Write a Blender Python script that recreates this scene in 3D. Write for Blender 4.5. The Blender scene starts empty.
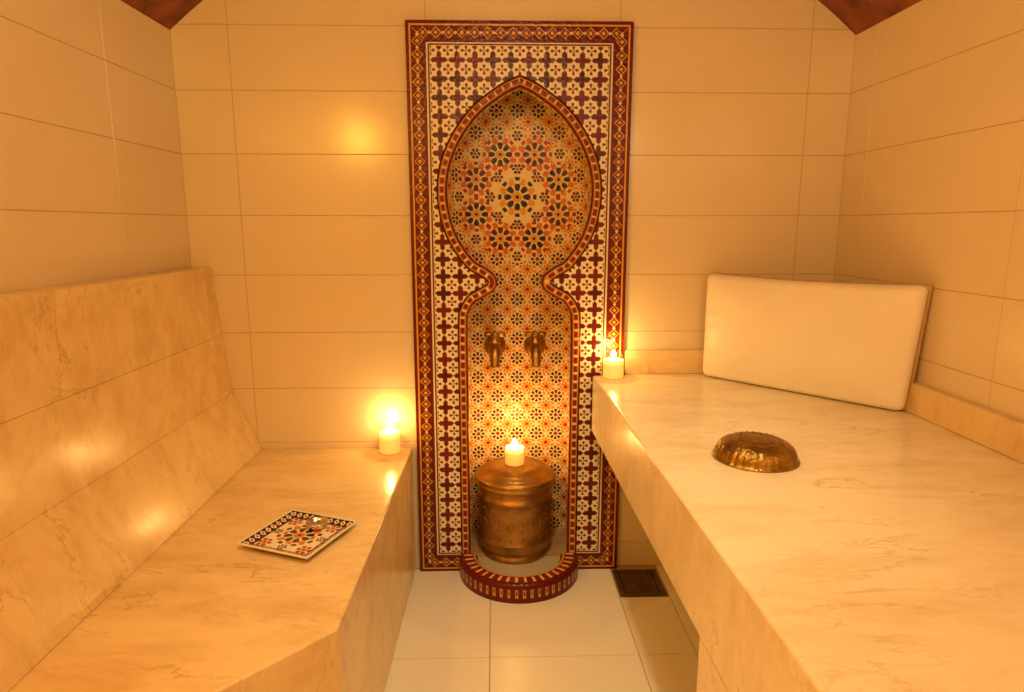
import bpy, bmesh, math, numpy as np
from mathutils import Vector, Matrix
scene=bpy.context.scene
try:
    scene.view_settings.view_transform='Standard'
    scene.view_settings.look='None'
except Exception as e: print(e)

# ---------------- material helpers ----------------
def newmat(name):
    m=bpy.data.materials.new(name); m.use_nodes=True
    nt=m.node_tree; b=nt.nodes['Principled BSDF']
    return m,nt,b
def N(nt,t,**kw):
    n=nt.nodes.new(t)
    for k,v in kw.items(): setattr(n,k,v)
    return n
def ramp(nt,stops):
    r=N(nt,'ShaderNodeValToRGB'); e=r.color_ramp.elements
    while len(e)<len(stops): e.new(0.5)
    for i,(p,c) in enumerate(stops):
        e[i].position=p; e[i].color=(*c,1)
    return r
def simple(name,col,rough=.4,metal=0,noise=0.0,nscale=20,bump=0.0,bscale=60,coat=0):
    m,nt,b=newmat(name)
    b.inputs['Base Color'].default_value=(*col,1); b.inputs['Roughness'].default_value=rough
    b.inputs['Metallic'].default_value=metal; b.inputs['Coat Weight'].default_value=coat
    tc=N(nt,'ShaderNodeTexCoord')
    if noise>0:
        n=N(nt,'ShaderNodeTexNoise'); n.inputs['Scale'].default_value=nscale; n.inputs['Detail'].default_value=5
        nt.links.new(tc.outputs['Object'],n.inputs['Vector'])
        r=ramp(nt,[(.3,tuple(c*(1-noise) for c in col)),(.7,tuple(min(1,c*(1+noise*.6)) for c in col))])
        nt.links.new(n.outputs['Fac'],r.inputs['Fac']); nt.links.new(r.outputs['Color'],b.inputs['Base Color'])
    if bump>0:
        n=N(nt,'ShaderNodeTexNoise'); n.inputs['Scale'].default_value=bscale; n.inputs['Detail'].default_value=3
        nt.links.new(tc.outputs['Object'],n.inputs['Vector'])
        bp=N(nt,'ShaderNodeBump'); bp.inputs['Strength'].default_value=bump; bp.inputs['Distance'].default_value=.01
        nt.links.new(n.outputs['Fac'],bp.inputs['Height']); nt.links.new(bp.outputs['Normal'],b.inputs['Normal'])
    return m
def marble(name,base,dark,vein,rough=.16,rot=(0,0,.6)):
    m,nt,b=newmat(name); L=nt.links.new
    tc=N(nt,'ShaderNodeTexCoord'); mp=N(nt,'ShaderNodeMapping'); mp.inputs['Rotation'].default_value=rot
    mp.inputs['Scale'].default_value=(1,2.8,1.8)
    L(tc.outputs['Object'],mp.inputs['Vector'])
    n1=N(nt,'ShaderNodeTexNoise'); n1.inputs['Scale'].default_value=3.4; n1.inputs['Detail'].default_value=12; n1.inputs['Roughness'].default_value=.70; n1.inputs['Distortion'].default_value=.35
    L(mp.outputs['Vector'],n1.inputs['Vector'])
    r1=ramp(nt,[(.34,dark),(.56,base)]); L(n1.outputs['Fac'],r1.inputs['Fac'])
    n2=N(nt,'ShaderNodeTexNoise'); n2.inputs['Scale'].default_value=2.6; n2.inputs['Detail'].default_value=10; n2.inputs['Roughness'].default_value=.6; n2.inputs['Distortion'].default_value=.5
    L(mp.outputs['Vector'],n2.inputs['Vector'])
    s=N(nt,'ShaderNodeMath',operation='SUBTRACT'); s.inputs[1].default_value=.5; L(n2.outputs['Fac'],s.inputs[0])
    a=N(nt,'ShaderNodeMath',operation='ABSOLUTE'); L(s.outputs[0],a.inputs[0])
    rr=ramp(nt,[(0.0,(1,1,1)),(.012,(0,0,0))]); L(a.outputs[0],rr.inputs['Fac'])
    n3=N(nt,'ShaderNodeTexNoise'); n3.inputs['Scale'].default_value=4; L(tc.outputs['Object'],n3.inputs['Vector'])
    r3=ramp(nt,[(.40,(.05,.05,.05)),(.68,(.7,.7,.7))]); L(n3.outputs['Fac'],r3.inputs['Fac'])
    mu=N(nt,'ShaderNodeMath',operation='MULTIPLY'); L(rr.outputs['Color'],mu.inputs[0]); L(r3.outputs['Color'],mu.inputs[1])
    mx=N(nt,'ShaderNodeMix',data_type='RGBA'); L(mu.outputs[0],mx.inputs['Factor']); L(r1.outputs['Color'],mx.inputs['A']); mx.inputs['B'].default_value=(*vein,1)
    L(mx.outputs['Result'],b.inputs['Base Color']); b.inputs['Roughness'].default_value=rough
    n4=N(nt,'ShaderNodeTexNoise'); n4.inputs['Scale'].default_value=14; L(tc.outputs['Object'],n4.inputs['Vector'])
    bp=N(nt,'ShaderNodeBump'); bp.inputs['Strength'].default_value=.10; bp.inputs['Distance'].default_value=.01
    L(n4.outputs['Fac'],bp.inputs['Height']); L(bp.outputs['Normal'],b.inputs['Normal'])
    return m
def attrmat(name,rough=.22,coat=.3,bump=.25,spec=.5):
    m,nt,b=newmat(name); L=nt.links.new
    a=N(nt,'ShaderNodeAttribute'); a.attribute_name='Col'; L(a.outputs['Color'],b.inputs['Base Color'])
    b.inputs['Roughness'].default_value=rough; b.inputs['Coat Weight'].default_value=coat; b.inputs['Coat Roughness'].default_value=.12
    b.inputs['Specular IOR Level'].default_value=spec
    tc=N(nt,'ShaderNodeTexCoord'); n=N(nt,'ShaderNodeTexVoronoi'); n.inputs['Scale'].default_value=90
    L(tc.outputs['Object'],n.inputs['Vector'])
    bp=N(nt,'ShaderNodeBump'); bp.inputs['Strength'].default_value=bump; bp.inputs['Distance'].default_value=.002
    L(n.outputs['Distance'],bp.inputs['Height']); L(bp.outputs['Normal'],b.inputs['Normal'])
    return m
def emis(name,col,st,base=None):
    m,nt,b=newmat(name); b.inputs['Base Color'].default_value=(*(base or col),1)
    b.inputs['Emission Color'].default_value=(*col,1); b.inputs['Emission Strength'].default_value=st; return m

M_tile=simple('wall_tile_ceramic',(.80,.67,.46),.20,noise=.05,nscale=1.5,bump=.05,bscale=5)
M_grout=simple('grout',(.56,.38,.18),.8,noise=.15)
M_ftile=simple('floor_tile_ceramic',(.93,.89,.78),.30,noise=.04,nscale=2,bump=.05,bscale=8)
M_ceil=simple('ceiling_tadelakt',(.26,.065,.025),.6,noise=.5,nscale=14,bump=.3,bscale=30)
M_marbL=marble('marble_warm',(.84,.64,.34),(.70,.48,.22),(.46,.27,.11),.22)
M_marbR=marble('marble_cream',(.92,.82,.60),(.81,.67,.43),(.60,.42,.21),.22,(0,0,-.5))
M_mos=attrmat('zellige_mosaic',.28,0.0,.5,.30)
M_cer=attrmat('painted_ceramic',.15,.4,.05)
M_leather=simple('white_leather',(.92,.85,.71),.34,noise=.03,nscale=6,bump=.35,bscale=7)
M_tan=simple('tan_leather',(.60,.36,.12),.5,noise=.1)
M_brass=simple('aged_brass',(.40,.235,.05),.34,1,noise=.5,nscale=25,bump=.3,bscale=120)
M_bronze=simple('aged_bronze',(.46,.27,.075),.36,1,noise=.32,nscale=18,bump=.14,bscale=140)
M_dark=simple('drain_iron',(.16,.10,.05),.4,.6,noise=.2)
M_holeshade=simple('drain_shadow',(.01,.008,.006),.9)
M_waxglow=emis('candle_wax_glow',(1,.44,.07),.85,(.9,.72,.45))  # weak emission stands in for flame light glowing through the wax
M_flame=emis('flame',(1,.74,.30),60)
M_wick=simple('wick',(.02,.015,.01),.9)
M_silver=simple('silver_dish',(.7,.66,.58),.25,1)
M_glass=bpy.data.materials.new('candle_glass'); M_glass.use_nodes=True
nt=M_glass.node_tree; nt.nodes.clear()
o=N(nt,'ShaderNodeOutputMaterial'); mx=N(nt,'ShaderNodeMixShader'); t=N(nt,'ShaderNodeBsdfTransparent'); g=N(nt,'ShaderNodeBsdfGlossy'); g.inputs['Roughness'].default_value=.06
t.inputs['Color'].default_value=(1,.96,.86,1); lw=N(nt,'ShaderNodeLayerWeight'); lw.inputs['Blend'].default_value=.25
mm_=N(nt,'ShaderNodeMath',operation='MULTIPLY_ADD'); mm_.inputs[1].default_value=.35; mm_.inputs[2].default_value=.03
nt.links.new(lw.outputs['Facing'],mm_.inputs[0]); nt.links.new(mm_.outputs[0],mx.inputs['Fac']); nt.links.new(t.outputs[0],mx.inputs[1]); nt.links.new(g.outputs[0],mx.inputs[2]); nt.links.new(mx.outputs[0],o.inputs[0])

# ---------------- mesh helpers ----------------
def obj(name,verts,faces,mats,mi=None,smooth=False,parent=None):
    me=bpy.data.meshes.new(name); me.from_pydata([tuple(v) for v in verts],[],[tuple(f) for f in faces]); me.update()
    for m in (mats if isinstance(mats,list) else [mats]): me.materials.append(m)
    if mi is not None: me.polygons.foreach_set('material_index',mi)
    if smooth: me.polygons.foreach_set('use_smooth',[True]*len(me.polygons))
    ob=bpy.data.objects.new(name,me); scene.collection.objects.link(ob)
    if parent: ob.parent=parent
    return ob
def empty(name,loc=(0,0,0)):
    e=bpy.data.objects.new(name,None); scene.collection.objects.link(e); e.location=loc; e.empty_display_size=.05; return e
def fixn(ob):
    bm=bmesh.new(); bm.from_mesh(ob.data); bmesh.ops.recalc_face_normals(bm,faces=bm.faces); bm.to_mesh(ob.data); bm.free()
def boxvf(x0,x1,y0,y1,z0,z1):
    v=[(x0,y0,z0),(x1,y0,z0),(x1,y1,z0),(x0,y1,z0),(x0,y0,z1),(x1,y0,z1),(x1,y1,z1),(x0,y1,z1)]
    f=[(0,3,2,1),(4,5,6,7),(0,1,5,4),(1,2,6,5),(2,3,7,6),(3,0,4,7)]
    return v,f
def bevel(ob,w,seg=3):
    m=ob.modifiers.new('bevel','BEVEL'); m.width=w; m.segments=seg; m.limit_method='ANGLE'; m.angle_limit=.5
    for p in ob.data.polygons: p.use_smooth=True
    try:
        wn=ob.modifiers.new('wn','WEIGHTED_NORMAL'); wn.keep_sharp=True
    except Exception: pass
def boxes(name,lst,mats,bev=0,parent=None):
    V=[];F=[];MI=[]
    for b in lst:
        v,f=boxvf(*b[:6]); o=len(V); V+=v; F+=[tuple(i+o for i in q) for q in f]; MI+=[b[6] if len(b)>6 else 0]*6
    ob=obj(name,V,F,mats,MI,parent=parent)
    if bev: bevel(ob,bev)
    return ob
def prism(name,poly,z0,z1,mat,bev=0,parent=None):
    n=len(poly); V=[(x,y,z0) for x,y in poly]+[(x,y,z1) for x,y in poly]
    F=[tuple(range(n))[::-1],tuple(range(n,2*n))]+[(i,(i+1)%n,n+(i+1)%n,n+i) for i in range(n)]
    ob=obj(name,V,F,mat,parent=parent); fixn(ob)
    if bev: bevel(ob,bev)
    return ob
def lathe(name,prof,mat,loc=(0,0,0),seg=64,parent=None,mod=None,mi=None,smooth=True):
    V=[];F=[];MI=[]
    n=len(prof)
    for j,(r,z) in enumerate(prof):
        for i in range(seg):
            a=2*math.pi*i/seg; rr=r; zz=z
            if mod: rr,zz=mod(r,z,a)
            V.append((loc[0]+rr*math.cos(a),loc[1]+rr*math.sin(a),loc[2]+zz))
    for j in range(n-1):
        for i in range(seg):
            k=(i+1)%seg; F.append((j*seg+i,j*seg+k,(j+1)*seg+k,(j+1)*seg+i)); MI.append(mi[j] if mi else 0)
    ob=obj(name,V,F,mat,MI,smooth,parent)
    bm=bmesh.new(); bm.from_mesh(ob.data); bmesh.ops.remove_doubles(bm,verts=bm.verts,dist=1e-6); bmesh.ops.recalc_face_normals(bm,faces=bm.faces); bm.to_mesh(ob.data); bm.free()
    return ob
def tube(name,path,radii,mat,parent=None,seg=16):
    V=[];F=[]; P=[Vector(p) for p in path]; n=len(P)
    for j in range(n):
        t=(P[min(j+1,n-1)]-P[max(j-1,0)]).normalized()
        up=Vector((1,0,0)) if abs(t.x)<.9 else Vector((0,1,0))
        a=t.cross(up).normalized(); b=t.cross(a)
        for i in range(seg):
            th=2*math.pi*i/seg; V.append(P[j]+(a*math.cos(th)+b*math.sin(th))*radii[j])
    for j in range(n-1):
        for i in range(seg):
            k=(i+1)%seg; F.append((j*seg+i,j*seg+k,(j+1)*seg+k,(j+1)*seg+i))
    F.append(tuple(range(seg))[::-1]); F.append(tuple((n-1)*seg+i for i in range(seg)))
    ob=obj(name,V,F,mat,smooth=True,parent=parent); fixn(ob); return ob
def gridmesh(name,P,C,mat,parent=None,keep=None,smooth=True):
    nu,nv=P.shape[:2]; me=bpy.data.meshes.new(name)
    idx=np.arange(nu*nv).reshape(nu,nv)
    q=np.stack([idx[:-1,:-1],idx[1:,:-1],idx[1:,1:],idx[:-1,1:]],-1).reshape(-1,4)
    if keep is not None:
        k=keep[:-1,:-1]&keep[1:,:-1]&keep[1:,1:]&keep[:-1,1:]; q=q[k.reshape(-1)]
    me.vertices.add(nu*nv); me.vertices.foreach_set('co',P.reshape(-1).astype(np.float32))
    me.loops.add(len(q)*4); me.loops.foreach_set('vertex_index',q.reshape(-1).astype(np.int32))
    me.polygons.add(len(q)); me.polygons.foreach_set('loop_start',(np.arange(len(q))*4).astype(np.int32))
    try: me.polygons.foreach_set('loop_total',np.full(len(q),4,np.int32))
    except Exception: pass
    me.update(calc_edges=True); me.validate()
    at=me.attributes.new('Col','FLOAT_COLOR','POINT')
    c4=np.concatenate([C.reshape(-1,3),np.ones((nu*nv,1))],1).astype(np.float32)
    if len(me.vertices)==nu*nv: at.data.foreach_set('color',c4.reshape(-1))
    me.materials.append(mat)
    if smooth: me.polygons.foreach_set('use_smooth',[True]*len(me.polygons))
    ob=bpy.data.objects.new(name,me); scene.collection.objects.link(ob)
    if parent: ob.parent=parent
    return ob

# ---------------- room ----------------
XL,XR,YF=-1.01,1.16,-2.75
TW,TH=.617,.195
def tiled(name,u0,u1,v0,v1,uo,vo,tw,th,mapf,matT,holes=[],gap=.0009,raise_=.0012,backing=None):
    V=[];F=[];MI=[]
    us=[u0]+[uo+tw*k for k in range(-20,40) if u0+.004<uo+tw*k<u1-.004]+[u1]
    vs=[v0]+[vo+th*k for k in range(-20,40) if v0+.004<vo+th*k<v1-.004]+[v1]
    def quad(a,b,c,d):
        if b-a<.006 or d-c<.006: return
        g=gap; e=.0009
        o=len(V)
        for (s,h) in ((g,0),(g+e,raise_)):
            for (u,v) in ((a+s,c+s),(b-s,c+s),(b-s,d-s),(a+s,d-s)): V.append(mapf(u,v,h))
        F.append((o+4,o+5,o+6,o+7)); MI.append(0)
        for i in range(4):
            j=(i+1)%4; F.append((o+i,o+j,o+4+j,o+4+i)); MI.append(0)
    for i in range(len(us)-1):
        for j in range(len(vs)-1):
            a,b,c,d=us[i],us[i+1],vs[j],vs[j+1]; R=[(a,b,c,d)]
            for (h0,h1,k0,k1) in holes:
                R2=[]
                for (a1,b1,c1,d1) in R:
                    if h1<=a1 or h0>=b1 or k1<=c1 or k0>=d1: R2.append((a1,b1,c1,d1)); continue
                    if a1<h0: R2.append((a1,h0,c1,d1))
                    if b1>h1: R2.append((h1,b1,c1,d1))
                    if d1>k1: R2.append((max(a1,h0),min(b1,h1),k1,d1))
                R=R2
            for r in R: quad(*r)
    for bx in backing:
        v,f=boxvf(*bx); o=len(V); V+=v; F+=[tuple(i+o for i in q) for q in f]; MI+=[1]*6
    ob=obj(name,V,F,[matT,M_grout],MI); return ob
PX=.082; PW=.357; PH=1.862
hx0,hx1,hz=PX-.27,PX+.27,1.78
tiled('wall_back',XL,XR,0,2.3,-.8326,.096,TW,TH,lambda u,v,h:(u,-h,v),M_tile,holes=[(hx0-.02,hx1+.02,0,hz+.01)],
      backing=[(XL-.1,hx0,0,.28,0,2.3),(hx1,XR+.1,0,.28,0,2.3),(hx0,hx1,0,.28,hz,2.3)])
tiled('wall_left',YF,0,0,1.86,-.38-.617*3,.096,TW,TH,lambda u,v,h:(XL+h,u,v),M_tile,backing=[(XL-.1,XL,YF,0,0,1.86)])
tiled('wall_right',YF,0,0,1.86,-.134-.617*3,.096,TW,TH,lambda u,v,h:(XR-h,u,v),M_tile,backing=[(XR,XR+.1,YF,0,0,1.86)])
tiled('wall_front',XL,XR,0,2.3,-.8326,.096,TW,TH,lambda u,v,h:(u,YF+h,v),M_tile,backing=[(XL-.1,XR+.1,YF-.1,YF,0,2.3)])
V=[];F=[];MI=[]
dx0,dx1,dy0,dy1=.420,.578,-.205,-.035
def ft(a,b,c,d):
    g=.0014;e=.0012;o=len(V)
    for (s,h) in ((g,0),(g+e,.002)):
        for (u,v) in ((a+s,c+s),(b-s,c+s),(b-s,d-s),(a+s,d-s)): V.append((u,v,h-.002))
    F.append((o+4,o+5,o+6,o+7)); MI.append(0)
    for i in range(4):
        j=(i+1)%4; F.append((o+i,o+j,o+4+j,o+4+i)); MI.append(0)
xs=[XL,-.894,-.457,-.02,.417,.587,1.024,XR]; ys=[YF,-2.69,-2.253,-1.816,-1.379,-.942,-.505,0]
for i in range(len(xs)-1):
    for j in range(len(ys)-1):
        a,b,c,d=xs[i],xs[i+1],ys[j],ys[j+1]
        if b-a<.02 : continue
        if i==4 and j==len(ys)-2:
            ft(a,b,c,dy0); continue
        ft(a,b,c,d)
v,f=boxvf(XL-.1,XR+.1,YF-.1,.28,-.1,-.002); o=len(V); V+=v; F+=[tuple(i+o for i in q) for q in f]; MI+=[1]*6
obj('floor',V,F,[M_ftile,M_grout],MI)
cx=(XL+XR)/2; hw=(XR-XL)/2; al=math.radians(41); R=hw/math.sin(al); zs=1.832
n=40; V=[];F=[]
for i in range(n+1):
    a=-al*1.04+2*al*1.04*i/n
    for rr in (R,R+.08):
        for y in (YF-.1,.28):
            V.append((cx+rr*math.sin(a),y,zs-R*math.cos(al)+rr*math.cos(a)))
for i in range(n):
    o=i*4; p=o+4
    F+=[(o,o+1,p+1,p),(o+2,p+2,p+3,o+3),(o,p,p+2,o+2),(o+1,o+3,p+3,p+1)]
F+=[(0,2,3,1),(n*4,n*4+1,n*4+3,n*4+2)]
c=obj('ceiling',V,F,M_ceil,smooth=False); fixn(c)

# ---------------- left bench ----------------
LB=empty('marble_bench')
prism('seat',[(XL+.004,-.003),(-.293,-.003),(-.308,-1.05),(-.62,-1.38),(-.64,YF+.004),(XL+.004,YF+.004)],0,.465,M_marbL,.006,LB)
prof=[(-.818,.466),(-.905,.668),(-.925,.869),(-.941,1.098)]
for k in range(3):
    (xa,za),(xb,zb)=prof[k],prof[k+1]; g=.0003
    V=[(xa,-.003,za+g),(xb,-.003,zb-g),(XL+.004,-.003,zb-g),(XL+.004,-.003,za+g)]
    V+=[(x,YF+.004,z) for x,y,z in V]
    F=[(0,1,2,3),(7,6,5,4)]+[(i,(i+1)%4,4+(i+1)%4,4+i) for i in range(4)]
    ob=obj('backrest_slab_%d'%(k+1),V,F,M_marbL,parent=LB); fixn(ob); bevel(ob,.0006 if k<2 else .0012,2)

# ---------------- right massage bench ----------------
RB=empty('marble_massage_table')
YE=-2.5
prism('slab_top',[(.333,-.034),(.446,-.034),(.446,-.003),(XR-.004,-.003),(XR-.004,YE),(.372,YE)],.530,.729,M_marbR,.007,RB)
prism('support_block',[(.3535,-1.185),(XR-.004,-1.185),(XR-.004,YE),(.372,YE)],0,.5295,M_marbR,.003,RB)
sk=boxes('trim_bench_skirting',[(.446,XR-.004,-.024,-.003,.7295,.812),(XR-.026,XR-.004,YE,-.0245,.7295,.812)],M_marbL,.003)

# ---------------- mosaic fountain ----------------
FN=empty('mosaic_wall_fountain')
CREAM=np.array((.84,.74,.55)); MAR=np.array((.13,.010,.008)); DRK=np.array((.022,.006,.007)); ORG=np.array((.66,.17,.010)); TAN=np.array((.74,.37,.05)); GRT=np.array((.50,.36,.18)); RED=np.array((.36,.018,.008))
NCR=np.array((.88,.70,.38))
def put(C,m,col): C[m]=col
def starcross(x,z,s):
    ix=np.round(x/s); iz=np.round(z/s)
    u=np.abs(x-ix*s); w=np.abs(z-iz*s); a=s*.352
    d=np.minimum(np.maximum(u,w)-a,(u+w)/math.sqrt(2)-a)
    C=np.empty(x.shape+(3,)); C[:]=CREAM
    cu=np.floor(x/s); cw=np.floor(z/s); h=np.sin(cu*12.9+cw*78.2)*43758.5; h=h-np.floor(h)
    mm=MAR[None]*(.6+.7*h[...,None])
    dark=d>0
    C[dark]=np.clip(mm[dark],0.006,1)
    r=np.hypot(u,w)
    mn=np.minimum(u,w); mxx=np.maximum(u,w)
    arm=(mxx<s*.27)&(mn<s*(.035+.0)+ (mxx>s*.13)*(s*.055-np.abs(mxx-s*.2)*.55))
    C[arm&(mn<s*.10)]=MAR
    C[(r<s*.05)]=CREAM
    return C
def flower(C,x,z,cx,cz,R,n,core,pet,outer=None,ph=0,tip=None,bg=NCR,wo=-.25):
    dx=x-cx; dz=z-cz; r=np.hypot(dx,dz)/R
    th=np.arctan2(dz,dx)+ph; c=np.cos(n*th)
    put(C,(r<1.0),bg)
    put(C,(r<.26),core)
    put(C,(r<.09),DRK)
    put(C,(r>=.30)&(r<.68)&(c>-.70+(r-.46)**2*13),pet)
    if outer is not None:
        put(C,(r>=.62)&(r<.97)&(-c>wo+(r-.68)*3.2),outer)
        if tip is not None: put(C,(r>=.82)&(r<1.0)&(c>.45),tip)
    return C
def niche_pat(a,z):
    s=.074
    C=np.empty(a.shape+(3,)); C[:]=NCR
    x=a; zz=z-1.335
    for (ox,oz) in ((0,0),(.5,.5)):
        u=x/s-ox; w=zz/s-oz; iu=np.round(u); iw=np.round(w); fu=(u-iu); fw=(w-iw)
        r=np.hypot(fu,fw); th=np.arctan2(fw,fu); c=np.cos(8*th)
        if ox==0:
            put(C,(r>.16)&(r<.32)&(c>-.4),DRK); put(C,r<.10,RED)
            put(C,(r>.37)&(r<.46)&(c<0),ORG)
        else:
            put(C,(r<.27)&(c>-.3),ORG); put(C,r<.17,TAN); put(C,r<.09,RED)
    rr=np.hypot(x,zz); m=rr<.236
    C2=C.copy()
    C2[rr<.17]=NCR
    for k in range(8):
        t=math.radians(45*k)
        flower(C2,x,zz,.212*math.cos(t),.212*math.sin(t),.027,6,ORG,DRK)
        flower(C2,x,zz,.098*math.cos(t),.098*math.sin(t),.027,6,ORG,DRK)
    for k in range(8):
        t=math.radians(22.5+45*k)
        flower(C2,x,zz,.160*math.cos(t),.160*math.sin(t),.062,8,TAN,MAR*.8 if k%2 else DRK,ORG,tip=RED,wo=-.35)
    flower(C2,x,zz,0,0,.070,8,TAN,DRK,TAN,tip=DRK)
    C[m]=C2[m]
    return C
def chain(l,q,per=.040):
    C=np.empty(l.shape+(3,)); C[:]=MAR
    f=(l/per)%1-.5; d=np.abs(f)+np.abs(q-.5)
    put(C,(d<.44),TAN*.9); put(C,d<.34,MAR); put(C,d<.17,TAN)
    d2=(.5-np.abs(f))+np.abs(q-.5)
    put(C,d2<.13,CREAM*.9)
    return C
Pk=[(.208,-.02),(.208,.3),(.208,.6),(.208,.90),(.199,.962),(.172,1.004),(.132,1.028),(.107,1.046),(.128,1.066),(.182,1.103),(.246,1.208),(.270,1.345),(.243,1.474),(.168,1.592),(.072,1.668),(0,1.703)]
def catmull(P,k=24):
    P=[np.array(p) for p in P]; P=[2*P[0]-P[1]]+P+[2*P[-1]-P[-2]]; out=[]
    for i in range(1,len(P)-2):
        for t in np.linspace(0,1,k,endpoint=False):
            p0,p1,p2,p3=P[i-1:i+3]
            out.append(.5*((2*p1)+(-p0+p2)*t+(2*p0-5*p1+4*p2-p3)*t*t+(-p0+3*p1-3*p2+p3)*t**3))
    out.append(P[-2]); return np.array(out)
def resamp(P,step):
    d=np.r_[0,np.cumsum(np.hypot(*np.diff(P,axis=0).T))]; n=int(d[-1]/step)+1; s=np.linspace(0,d[-1],n)
    return np.stack([np.interp(s,d,P[:,0]),np.interp(s,d,P[:,1])],1),s
Rh,_=resamp(catmull(Pk),.0025)
full=np.concatenate([Rh,(Rh*np.array([-1,1]))[::-1][1:]])
arc=np.r_[0,np.cumsum(np.hypot(*np.diff(full,axis=0).T))]
nh=len(Rh)
def offset(P,d):
    t=np.gradient(P,axis=0)
    k=np.ones(5)/5; ts=np.stack([np.convolve(np.pad(t[:,i],2,mode='edge'),k,'valid') for i in (0,1)],1)
    ts/=np.linalg.norm(ts,axis=1)[:,None]
    nn=np.stack([-ts[:,1],ts[:,0]],1)
    q=P+nn*d
    q[:nh,0]=np.maximum(q[:nh,0],0); q[nh:,0]=np.minimum(q[nh:,0],0)
    return q
mid=offset(full,.017)[:nh]; o=np.argsort(mid[:,1]); mz,mxv=mid[o,1],mid[o,0]
st=.0017
gx=np.linspace(-PW,PW,int(2*PW/st)); gz=np.linspace(0.0,PH,int(PH/st))
X,Z=np.meshgrid(gx,gz,indexing='ij')
C=starcross(X,Z-.02,.0566)
dl=X+PW; dr=PW-X; dt=PH-Z; db=Z+.0
d=np.minimum(np.minimum(dl,dr),np.minimum(dt,db)); vert=np.minimum(dl,dr)<=np.minimum(dt,db)
l=np.where(vert,Z-PH/2,X)
q=(d-.014)/.042
ch=chain(l,np.clip(q,0,1),.0405)
C[d<.074]=CREAM
C[d<.010]=MAR; C[(d>=.010)&(d<.014)]=TAN
k=(d>=.014)&(d<.056); C[k]=ch[k]
C[(d>=.056)&(d<.063)]=MAR; C[(d>=.067)&(d<.0725)]=MAR
hwm=np.interp(Z,mz,mxv)*(Z<mz.max())
keep=~((np.abs(X)<hwm))
Pp=np.stack([X+PX,np.full_like(X,-.022),Z],-1)
gridmesh('mosaic_panel',Pp[:, ::-1],C[:, ::-1],M_mos,FN,keep[:, ::-1])
boxes('panel_edge',[(PX-PW-.001,PX-PW+.005,-.0218,-.0025,0.001,PH),(PX+PW-.005,PX+PW+.001,-.0218,-.0025,.001,PH),(PX-PW,PX+PW,-.0218,-.0025,PH-.005,PH+.001)],simple('edge_maroon',(.16,.02,.01),.4),0,FN)
qs=[0,.06,.15,.25,.35,.45,.55,.65,.75,.85,.94,1]
cols=[];pos=[]
rib_y=[-.022-.006*math.sin(math.pi*min(max(q_,0.02),1))**.5 for q_ in qs]
for q_,y_ in zip(qs,rib_y):
    p=offset(full,-.001+.034*q_); pos.append(np.stack([p[:,0]+PX,np.full(len(p),y_),p[:,1]],1))
    c=np.empty((len(p),3)); c[:]=MAR
    if q_<.1: c[:]=DRK
    elif q_<.2: c[:]=MAR
    elif q_<.3: c[:]=TAN*.8
    elif q_<.7:
        f=((arc)/.030)%1
        c[:]=RED*.55
        c[f<.30]=TAN*.8; c[(f>.1)&(f<.2)]=CREAM*.9
    elif q_<.8: c[:]=TAN*.8
    else: c[:]=MAR
    cols.append(c)
p=offset(full,.033)
for y_ in (-.014,-.006,.002,.010,.018):
    pos.append(np.stack([p[:,0]+PX,np.full(len(p),y_),p[:,1]],1))
    c=np.empty((len(p),3)); c[:]=NCR; f=(arc/.03)%1; c[f<.5]=TAN; c[(f>.2)&(f<.3)]=MAR
    if y_<-.01: c[:]=MAR
    cols.append(c)
gridmesh('arch_frame',np.stack(pos,0),np.stack(cols,0),M_mos,FN)
ph=np.linspace(0,math.pi,4000); cc,ss=np.cos(ph),np.sin(ph); e=.48
sx=.255*np.sign(cc)*np.abs(cc)**e; sy=.016+.185*np.abs(ss)**e
P,s=resamp(np.stack([sx,sy],1),.0018); s=s-s[-1]/2
gz=np.linspace(.03,1.765,int(1.735/.0018))
A,Z=np.meshgrid(-s,gz,indexing='ij')
Pn=np.stack([np.repeat(P[:,0:1]+PX,len(gz),1),np.repeat(P[:,1:2],len(gz),1),Z],-1)
gridmesh('niche_back',Pn,niche_pat(A,Z),M_mos,FN)
boxes('niche_floor',[(PX-.25,PX+.25,.002,.2,.0,.055),(PX-.176,PX+.176,-.02,.002,0,.055),(PX-.256,PX+.256,.002,.2,1.765,1.775)],simple('niche_stone',(.45,.30,.16),.35,noise=.2),0,FN)
prof=[(.0,.055),(.145,.055),(.150,.056),(.156,.066),(.160,.0675),(.165,.068),(.175,.068),(.185,.068),(.195,.068),(.203,.067),(.210,.062),(.213,.054),(.214,.046),(.214,.036),(.214,.026),(.214,.016),(.214,.006),(.214,.0)]
pr=[];
for (a,b) in zip(prof[:-1],prof[1:]):
    for t in (0,.5): pr.append((a[0]*(1-t)+b[0]*t,a[1]*(1-t)+b[1]*t))
pr.append(prof[-1]); pr=np.array(pr)
th=np.linspace(math.pi,2*math.pi,500)
Rr,T=np.meshgrid(pr[:,0],th,indexing='ij'); Zr=np.repeat(pr[:,1:2],len(th),1)
Pb=np.stack([PX+Rr*np.cos(T),-.023+Rr*np.sin(T),Zr],-1)
C=np.empty(T.shape+(3,)); C[:]=MAR; S=T*.214
inner=Rr<.15; C[inner]=CREAM*.6
f=(S/.034)%1
top=(Rr>=.166)&(Rr<.199)&(Zr>.06); C[top]=RED*.6; C[top&(f<.35)]=TAN; C[top&(f>.12)&(f<.24)]=CREAM
C[(np.abs(Rr-.160)<.004)&(Zr>.05)]=TAN
f2=(S/.026)%1; side=(Zr<.056)&(Rr>.2); C[side]=MAR; C[side&(f2<.4)&(Zr>.020)&(Zr<.05)]=TAN*.9; C[side&(f2<.3)&(f2>.12)&(Zr>.028)&(Zr<.044)]=MAR
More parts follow.
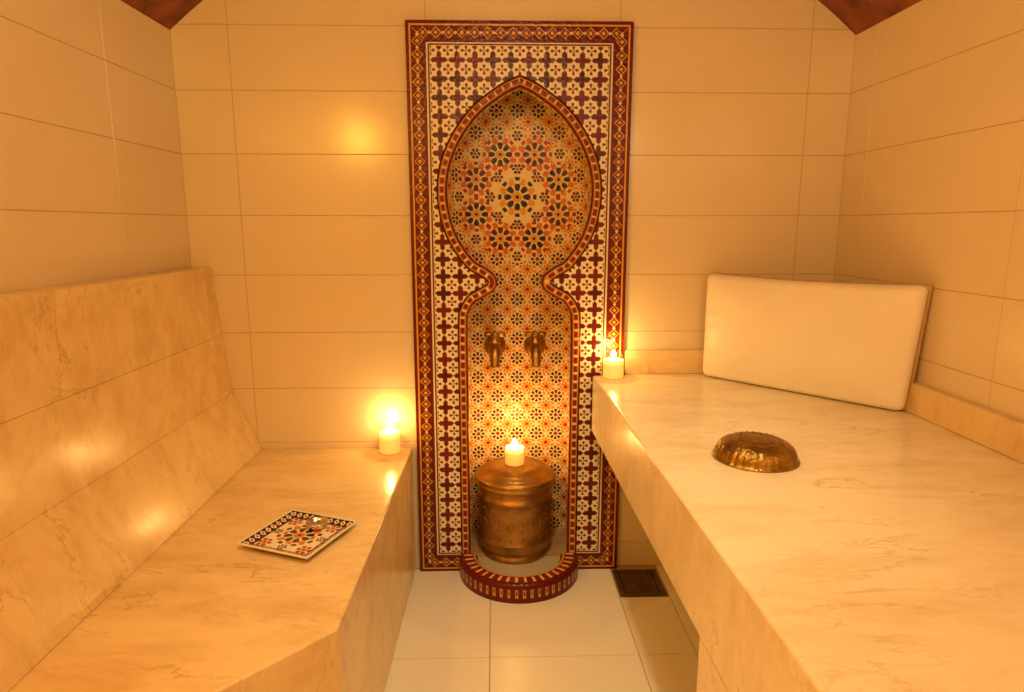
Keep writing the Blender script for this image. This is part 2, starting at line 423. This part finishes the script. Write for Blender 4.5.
gridmesh('basin_step',Pb,C,M_mos,FN)

def tap(name,x):
    T=empty(name); z=.792; yb=.199
    ob=lathe('flange',[(0,.0),(.038,.0),(.040,.005),(.034,.010),(.026,.013),(.022,.024),(.0,.024)],M_bronze,seg=32,parent=T)
    ob.rotation_euler=(math.pi/2,0,0); ob.location=(x,yb,z)
    tube('spout',[(x,yb-.015,z),(x,yb-.04,z),(x,yb-.06,z-.001),(x,yb-.078,z-.012),(x,yb-.088,z-.034),(x,yb-.090,z-.056),(x,yb-.090,z-.062)],[.018,.022,.024,.021,.018,.016,.020],M_bronze,T)
    lathe('stem',[(.0,.0),(.020,.0),(.022,.010),(.014,.018),(.013,.028),(.019,.033),(.017,.040),(0,.042)],M_bronze,(x,yb-.05,z+.014),seg=24,parent=T)
    tube('handle',[(x-.038,yb-.05,z+.050),(x-.028,yb-.05,z+.050),(x-.012,yb-.05,z+.050),(x,yb-.05,z+.051),(x+.012,yb-.05,z+.050),(x+.028,yb-.05,z+.050),(x+.038,yb-.05,z+.050)],[.008,.011,.007,.012,.007,.011,.008],M_bronze,T)
tap('water_tap',PX-.083); tap('water_tap.001',PX+.066)

# ---------------- bronze bucket ----------------
bx,by,bz=PX-.012,.040,.0562
BK=empty('bronze_bucket')
prof=[(0,0),(.118,0),(.124,.003),(.125,.012),(.119,.018),(.118,.026),(.125,.032),(.130,.045),(.132,.060),(.1355,.064),(.1355,.072),(.132,.076),(.1325,.12),(.1325,.17),(.132,.215),(.1365,.219),(.1365,.228),(.132,.232),(.131,.252),(.129,.262),(.126,.268)]
lathe('body',prof,M_bronze,(bx,by,bz),96,BK)
V=[]
for k in range(22):
    a=2*math.pi*k/22
    V.append((a,.140,.009,.018,.1325)); V.append((a+.14,.140,.003,.005,.1325)); V.append((a,.190,.005,.007,.1323)); V.append((a,.092,.005,.006,.1323))
bm=bmesh.new()
for a,zz,rw,rh,R_ in V:
    lo=Vector((bx+R_*math.cos(a),by+R_*math.sin(a),bz+zz))
    bmesh.ops.create_icosphere(bm,subdivisions=2,radius=1,matrix=Matrix.Translation(lo)@Matrix.Rotation(a,4,'Z')@Matrix.Diagonal((.0010,rw,rh,1)))
me=bpy.data.meshes.new('engraved_relief'); bm.to_mesh(me); bm.free(); me.materials.append(M_bronze)
for p in me.polygons: p.use_smooth=True
ob=bpy.data.objects.new('engraved_relief',me); scene.collection.objects.link(ob); ob.parent=BK
lathe('lid',[(.122,.262),(.143,.264),(.147,.268),(.147,.276),(.144,.279),(.144,.283),(.146,.287),(.145,.295),(.140,.298),(.134,.299),(.128,.306),(.116,.315),(.098,.320),(.095,.324),(.075,.326),(.05,.328),(0,.329)],M_bronze,(bx,by,bz),96,BK)
for s_ in (-1,1):
    pts=[];rad=[]
    for i in range(13):
        a=math.pi*i/12; pts.append((bx+s_*(.131+.012*math.sin(a)),by-.012,bz+.175-.022*math.cos(a)+.0)); rad.append(.004)
    tube('handle_%d'%(1 if s_<0 else 2),pts,rad,M_bronze,BK,10)

# ---------------- candles ----------------
def candle(name,x,y,z,h=.088,r=.037,wx=.064,en=1.3):
    E=empty(name)
    lathe('glass_cup',[(0,.0),(r*.9,0),(r,.004),(r,h),(r-.0015,h+.0012)],M_glass,(x,y,z),48,E)
    lathe('wax',[(0,.0035),(r-.004,.0035),(r-.0025,.006),(r-.0025,wx),(r-.005,wx-.001),(.01,wx-.003),(0,wx-.003)],M_waxglow,(x,y,z),40,E)
    tube('wick',[(x,y,z+wx-.003),(x,y,z+wx+.004),(x+.001,y,z+wx+.007)],[.0012]*3,M_wick,E,8)
    lathe('flame',[(0,0),(.005,.003),(.009,.009),(.0085,.015),(.005,.022),(.0015,.028),(0,.030)],M_flame,(x,y,z+wx+.004),20,E)
    l=bpy.data.lights.new('candle_light','POINT'); l.energy=en; l.color=(1,.54,.14); l.shadow_soft_size=.006
    lo=bpy.data.objects.new('candle_light',l); scene.collection.objects.link(lo); lo.location=(x,y,z+wx+.041); lo.parent=E
candle('votive_candle',-.364,-.052,.4652,.098,.038,.074,1.0)
candle('votive_candle.001',.396,-.074,.7292,.088,en=.9)
candle('votive_candle.002',bx-.002,by-.005,bz+.3292,.088,en=1.7)

# ---------------- cushion ----------------
a0=Vector((.693,-.062)); a1=Vector((1.104,-.524)); dirv=(a1-a0); Lc=dirv.length; dirv.normalize(); nb=Vector((-dirv.y,dirv.x))
if nb.x<0: nb=-nb
CU=empty('white_cushion')
Hc=.352; zc0=.7295
def cush(name,inset,d0,d1,puff,mat,rc,ext=0,e_=.01):
    V=[];F=[]
    hw_,hh=Lc/2-inset,Hc/2-inset
    n=240
    def ring(ins,dd):
        out=[]
        for i in range(n):
            t=2*math.pi*i/n; c_,s_=math.cos(t),math.sin(t)
            m=max(abs(c_),abs(s_)); u=c_/m*hw_; v=s_/m*hh
            cu=hw_-rc; cv=hh-rc
            if abs(u)>cu and abs(v)>cv:
                du,dv=abs(u)-cu,abs(v)-cv; q_=math.hypot(du,dv)
                if q_>rc: du*=rc/q_; dv*=rc/q_
                u=math.copysign(cu+du,u); v=math.copysign(cv+dv,v)
            out.append((u*(hw_-ins)/hw_,v*(hh-ins)/hh,dd))
        return out
    layers=[ring(e_*(1-math.sin(k*math.pi/10)),d0+e_*(1-math.cos(k*math.pi/10))) for k in range(6)]
    layers+=[ring(0,d1-e_*.4),ring(e_*.15,d1-e_*.15),ring(e_*.4,d1)]
    front=[]
    for k in range(1,21):
        s=1-k/20
        front.append([(u*s,v*s,d0-puff*(1-s**2.6)) for (u,v,dd) in layers[0]])
    allr=front[::-1]+layers
    for r in allr:
        for (u,v,dd) in r:
            w_=(v/Hc+.5)
            u2=u+ (max(0,u)/(Lc/2))*.026*w_ + ext*(u/(Lc/2))
            sag=-.009*w_*(1-(u/(Lc/2))**2)
            if dd<d0+.004 and puff>0:
                eu=1-min(1,(Lc/2-abs(u))/.06); ev=1-min(1,(Hc/2-abs(v))/.06)
                dd+= .0016*max(0,ev)*math.sin(u*110+1.3*math.sin(u*37))*(1 if ev>eu else .3)+.0014*max(0,eu)*math.sin(v*120)*(1 if eu>ev else .3)
            p=a0+dirv*(Lc/2+u2)+nb*dd
            V.append((p.x,p.y,zc0+Hc/2+v+sag))
    for j in range(len(allr)-1):
        for i in range(n):
            k=(i+1)%n; F.append((j*n+i,j*n+k,(j+1)*n+k,(j+1)*n+i))
    F.append(tuple((len(allr)-1)*n+i for i in range(n)))
    ob=obj(name,V,F,mat,smooth=True,parent=CU); bmx=bmesh.new(); bmx.from_mesh(ob.data); bmesh.ops.remove_doubles(bmx,verts=bmx.verts,dist=1e-6); bmesh.ops.recalc_face_normals(bmx,faces=bmx.faces); bmx.to_mesh(ob.data); bmx.free()
cush('padding',.002,0.0,.034,.018,M_leather,.018,0,.022)
cush('backing',0,.0345,.044,0,M_tan,.008,.003,.003)

# ---------------- brass bowl (upturned) ----------------
def fl(r,z,a):
    if .060<r<.0895:
        k=min(1,(r-.060)/.014)*min(1,(.0905-r)/.003)
        r=r*(1+.016*k*abs(math.cos(16*a)))
    return r,z
px_,py_=.573,-.846
BW=empty('brass_hammam_bowl')
lathe('fluted_bowl',[(.0905,.0),(.092,.0015),(.091,.0035),(.0875,.0045),(.086,.008),(.085,.014),(.0825,.021),(.0785,.028),(.073,.0335),(.067,.0375),(.060,.0405),(.052,.043),(.046,.0445),(.043,.0438),(.040,.0452),(.032,.047),(.022,.0485),(.018,.0478),(.014,.049),(.007,.0497),(0,.0498)],M_brass,(px_,py_,.7292),256,BW,fl)
bm=bmesh.new()
for (cnt,rad,zz,sz) in ((24,.052,.0427,.0042),(14,.034,.0465,.004),(8,.024,.0482,.0030)):
    for k in range(cnt):
        a=2*math.pi*k/cnt
        bmesh.ops.create_icosphere(bm,subdivisions=2,radius=1,matrix=Matrix.Translation((px_+rad*math.cos(a),py_+rad*math.sin(a),.7292+zz))@Matrix.Rotation(a,4,'Z')@Matrix.Diagonal((sz*1.1,sz*.9,sz*.25,1)))
me=bpy.data.meshes.new('embossing'); bm.to_mesh(me); bm.free(); me.materials.append(M_brass)
for p in me.polygons: p.use_smooth=True
ob=bpy.data.objects.new('embossing',me); scene.collection.objects.link(ob); ob.parent=BW

# ---------------- ceramic tray ----------------
TR=empty('painted_ceramic_tray',(-.492,-.674,.4652)); TR.rotation_euler=(0,0,math.radians(-22))
h=.100; g=np.linspace(-h,h,150); X,Y=np.meshgrid(g,g,indexing='ij')
m=np.maximum(np.abs(X),np.abs(Y)); zz=.007+.011*np.clip((m-.076)/.024,0,1)**1.3
C=np.empty(X.shape+(3,)); C[:]=CREAM
flower(C,X,Y,0,0,.056,8,ORG,DRK,ORG,math.pi/8,tip=DRK,bg=CREAM)
for sx_ in (-1,1):
    for sy_ in (-1,1):
        flower(C,X,Y,sx_*.058,sy_*.058,.028,6,ORG,RED,bg=CREAM)
for (ax,ay) in ((1,0),(-1,0),(0,1),(0,-1)):
    flower(C,X,Y,ax*.064,ay*.064,.018,6,ORG,DRK,bg=CREAM)
ring=(m>.075); C[ring]=CREAM
C[(m>.075)&(m<.079)]=DRK
l=np.where(np.abs(X)>np.abs(Y),Y,X); f=(l/.0193)%1-.5; dd=np.abs(f)+np.abs((m-.0875)/.0193)
C[(m>.079)&(m<.096)&(dd>.42)]=DRK; C[(m>.079)&(m<.096)&(dd<.2)]=RED; C[(m>.096)]=CREAM
ob=gridmesh('plate',np.stack([X,Y,zz],-1),C,M_cer,TR)
sm=ob.modifiers.new('s','SOLIDIFY'); sm.thickness=.005; sm.offset=-1
boxes('foot',[(-.06,.06,-.06,.06,0,.0045)],M_cer,0,TR)
DS=empty('small_glass_dish')
lathe('dish',[(0,.0),(.020,0),(.022,.003),(.028,.010),(.029,.018),(.0275,.0185),(.025,.011),(.018,.005),(0,.004)],M_silver,(-.459,-.632,.4724),40,DS)

# ---------------- floor drain ----------------
DR=empty('floor_drain')
bl=[(dx0,dx1,dy0,dy0+.016,0,.004),(dx0,dx1,dy1-.016,dy1,0,.004),(dx0,dx0+.016,dy0+.016,dy1-.016,0,.004),(dx1-.016,dx1,dy0+.016,dy1-.016,0,.004)]
for k in range(1,9):
    x=dx0+.016+(dx1-dx0-.032)*k/9; bl.append((x-.0045,x+.0045,dy0+.016,dy1-.016,.0005,.003))
for k in range(1,7):
    y=dy0+.016+(dy1-dy0-.032)*k/7; bl.append((dx0+.016,dx1-.016,y-.0045,y+.0045,.0005,.0032))
boxes('grate',bl,M_dark,0,DR)
boxes('pit_shade_sheet',[(dx0+.01,dx1-.01,dy0+.01,dy1-.01,-.001,.0004)],M_holeshade,0,DR)  # flat near-black sheet under the bars, painted as the shade of the drain hole

# ---------------- lamps ----------------
def lamp(name,x,y,z,e,col,rad,base,spot=None):
    E=empty(name)
    v=lathe('mount',[(0,0),(.06,0),(.06,.012),(.02,.02),(0,.02)],M_brass,(0,0,0),32,E)
    v.location=base[:3]; v.rotation_euler=base[3]
    l=bpy.data.lights.new('bulb','SPOT' if spot else 'POINT'); l.energy=e; l.color=col; l.shadow_soft_size=rad
    lo=bpy.data.objects.new('bulb',l); scene.collection.objects.link(lo); lo.location=(x,y,z); lo.parent=E
    if spot:
        l.spot_size=math.radians(spot[0]); l.spot_blend=1.0
        lo.rotation_euler=(Vector(spot[1])-Vector((x,y,z))).to_track_quat('-Z','Y').to_euler()
lamp('ceiling_lamp',.05,-1.75,2.0,17,(1,.74,.33),.17,(.05,-1.75,2.22,(math.pi,0,0)))
lamp('added_floor_spot',.08,-1.15,2.17,46,(1,.78,.40),.06,(.08,-1.15,2.22,(math.pi,0,0)),(78,(.10,-.62,0)))  # unseen spot with its mount, added to brighten floor and benches
lamp('wall_lamp',-.80,-1.85,1.74,22,(1,.48,.05),.06,(XL+.003,-1.85,1.74,(0,math.pi/2,0)))
lamp('wall_lamp.001',.80,-2.3,1.75,7,(1,.74,.38),.07,(XR-.003,-2.3,1.75,(0,-math.pi/2,0)))
w=bpy.data.worlds.new('World'); scene.world=w; w.use_nodes=True
w.node_tree.nodes['Background'].inputs[0].default_value=(.3,.15,.05,1); w.node_tree.nodes['Background'].inputs[1].default_value=.2

cd=bpy.data.cameras.new('camera'); cam=bpy.data.objects.new('camera',cd); scene.collection.objects.link(cam)
cd.sensor_width=36; cd.lens=650/1024*36; cd.clip_start=.02
cam.location=(0,-2.2,1.234); cam.rotation_euler=(math.radians(79.5),0,math.radians(-1.5))
scene.camera=cam
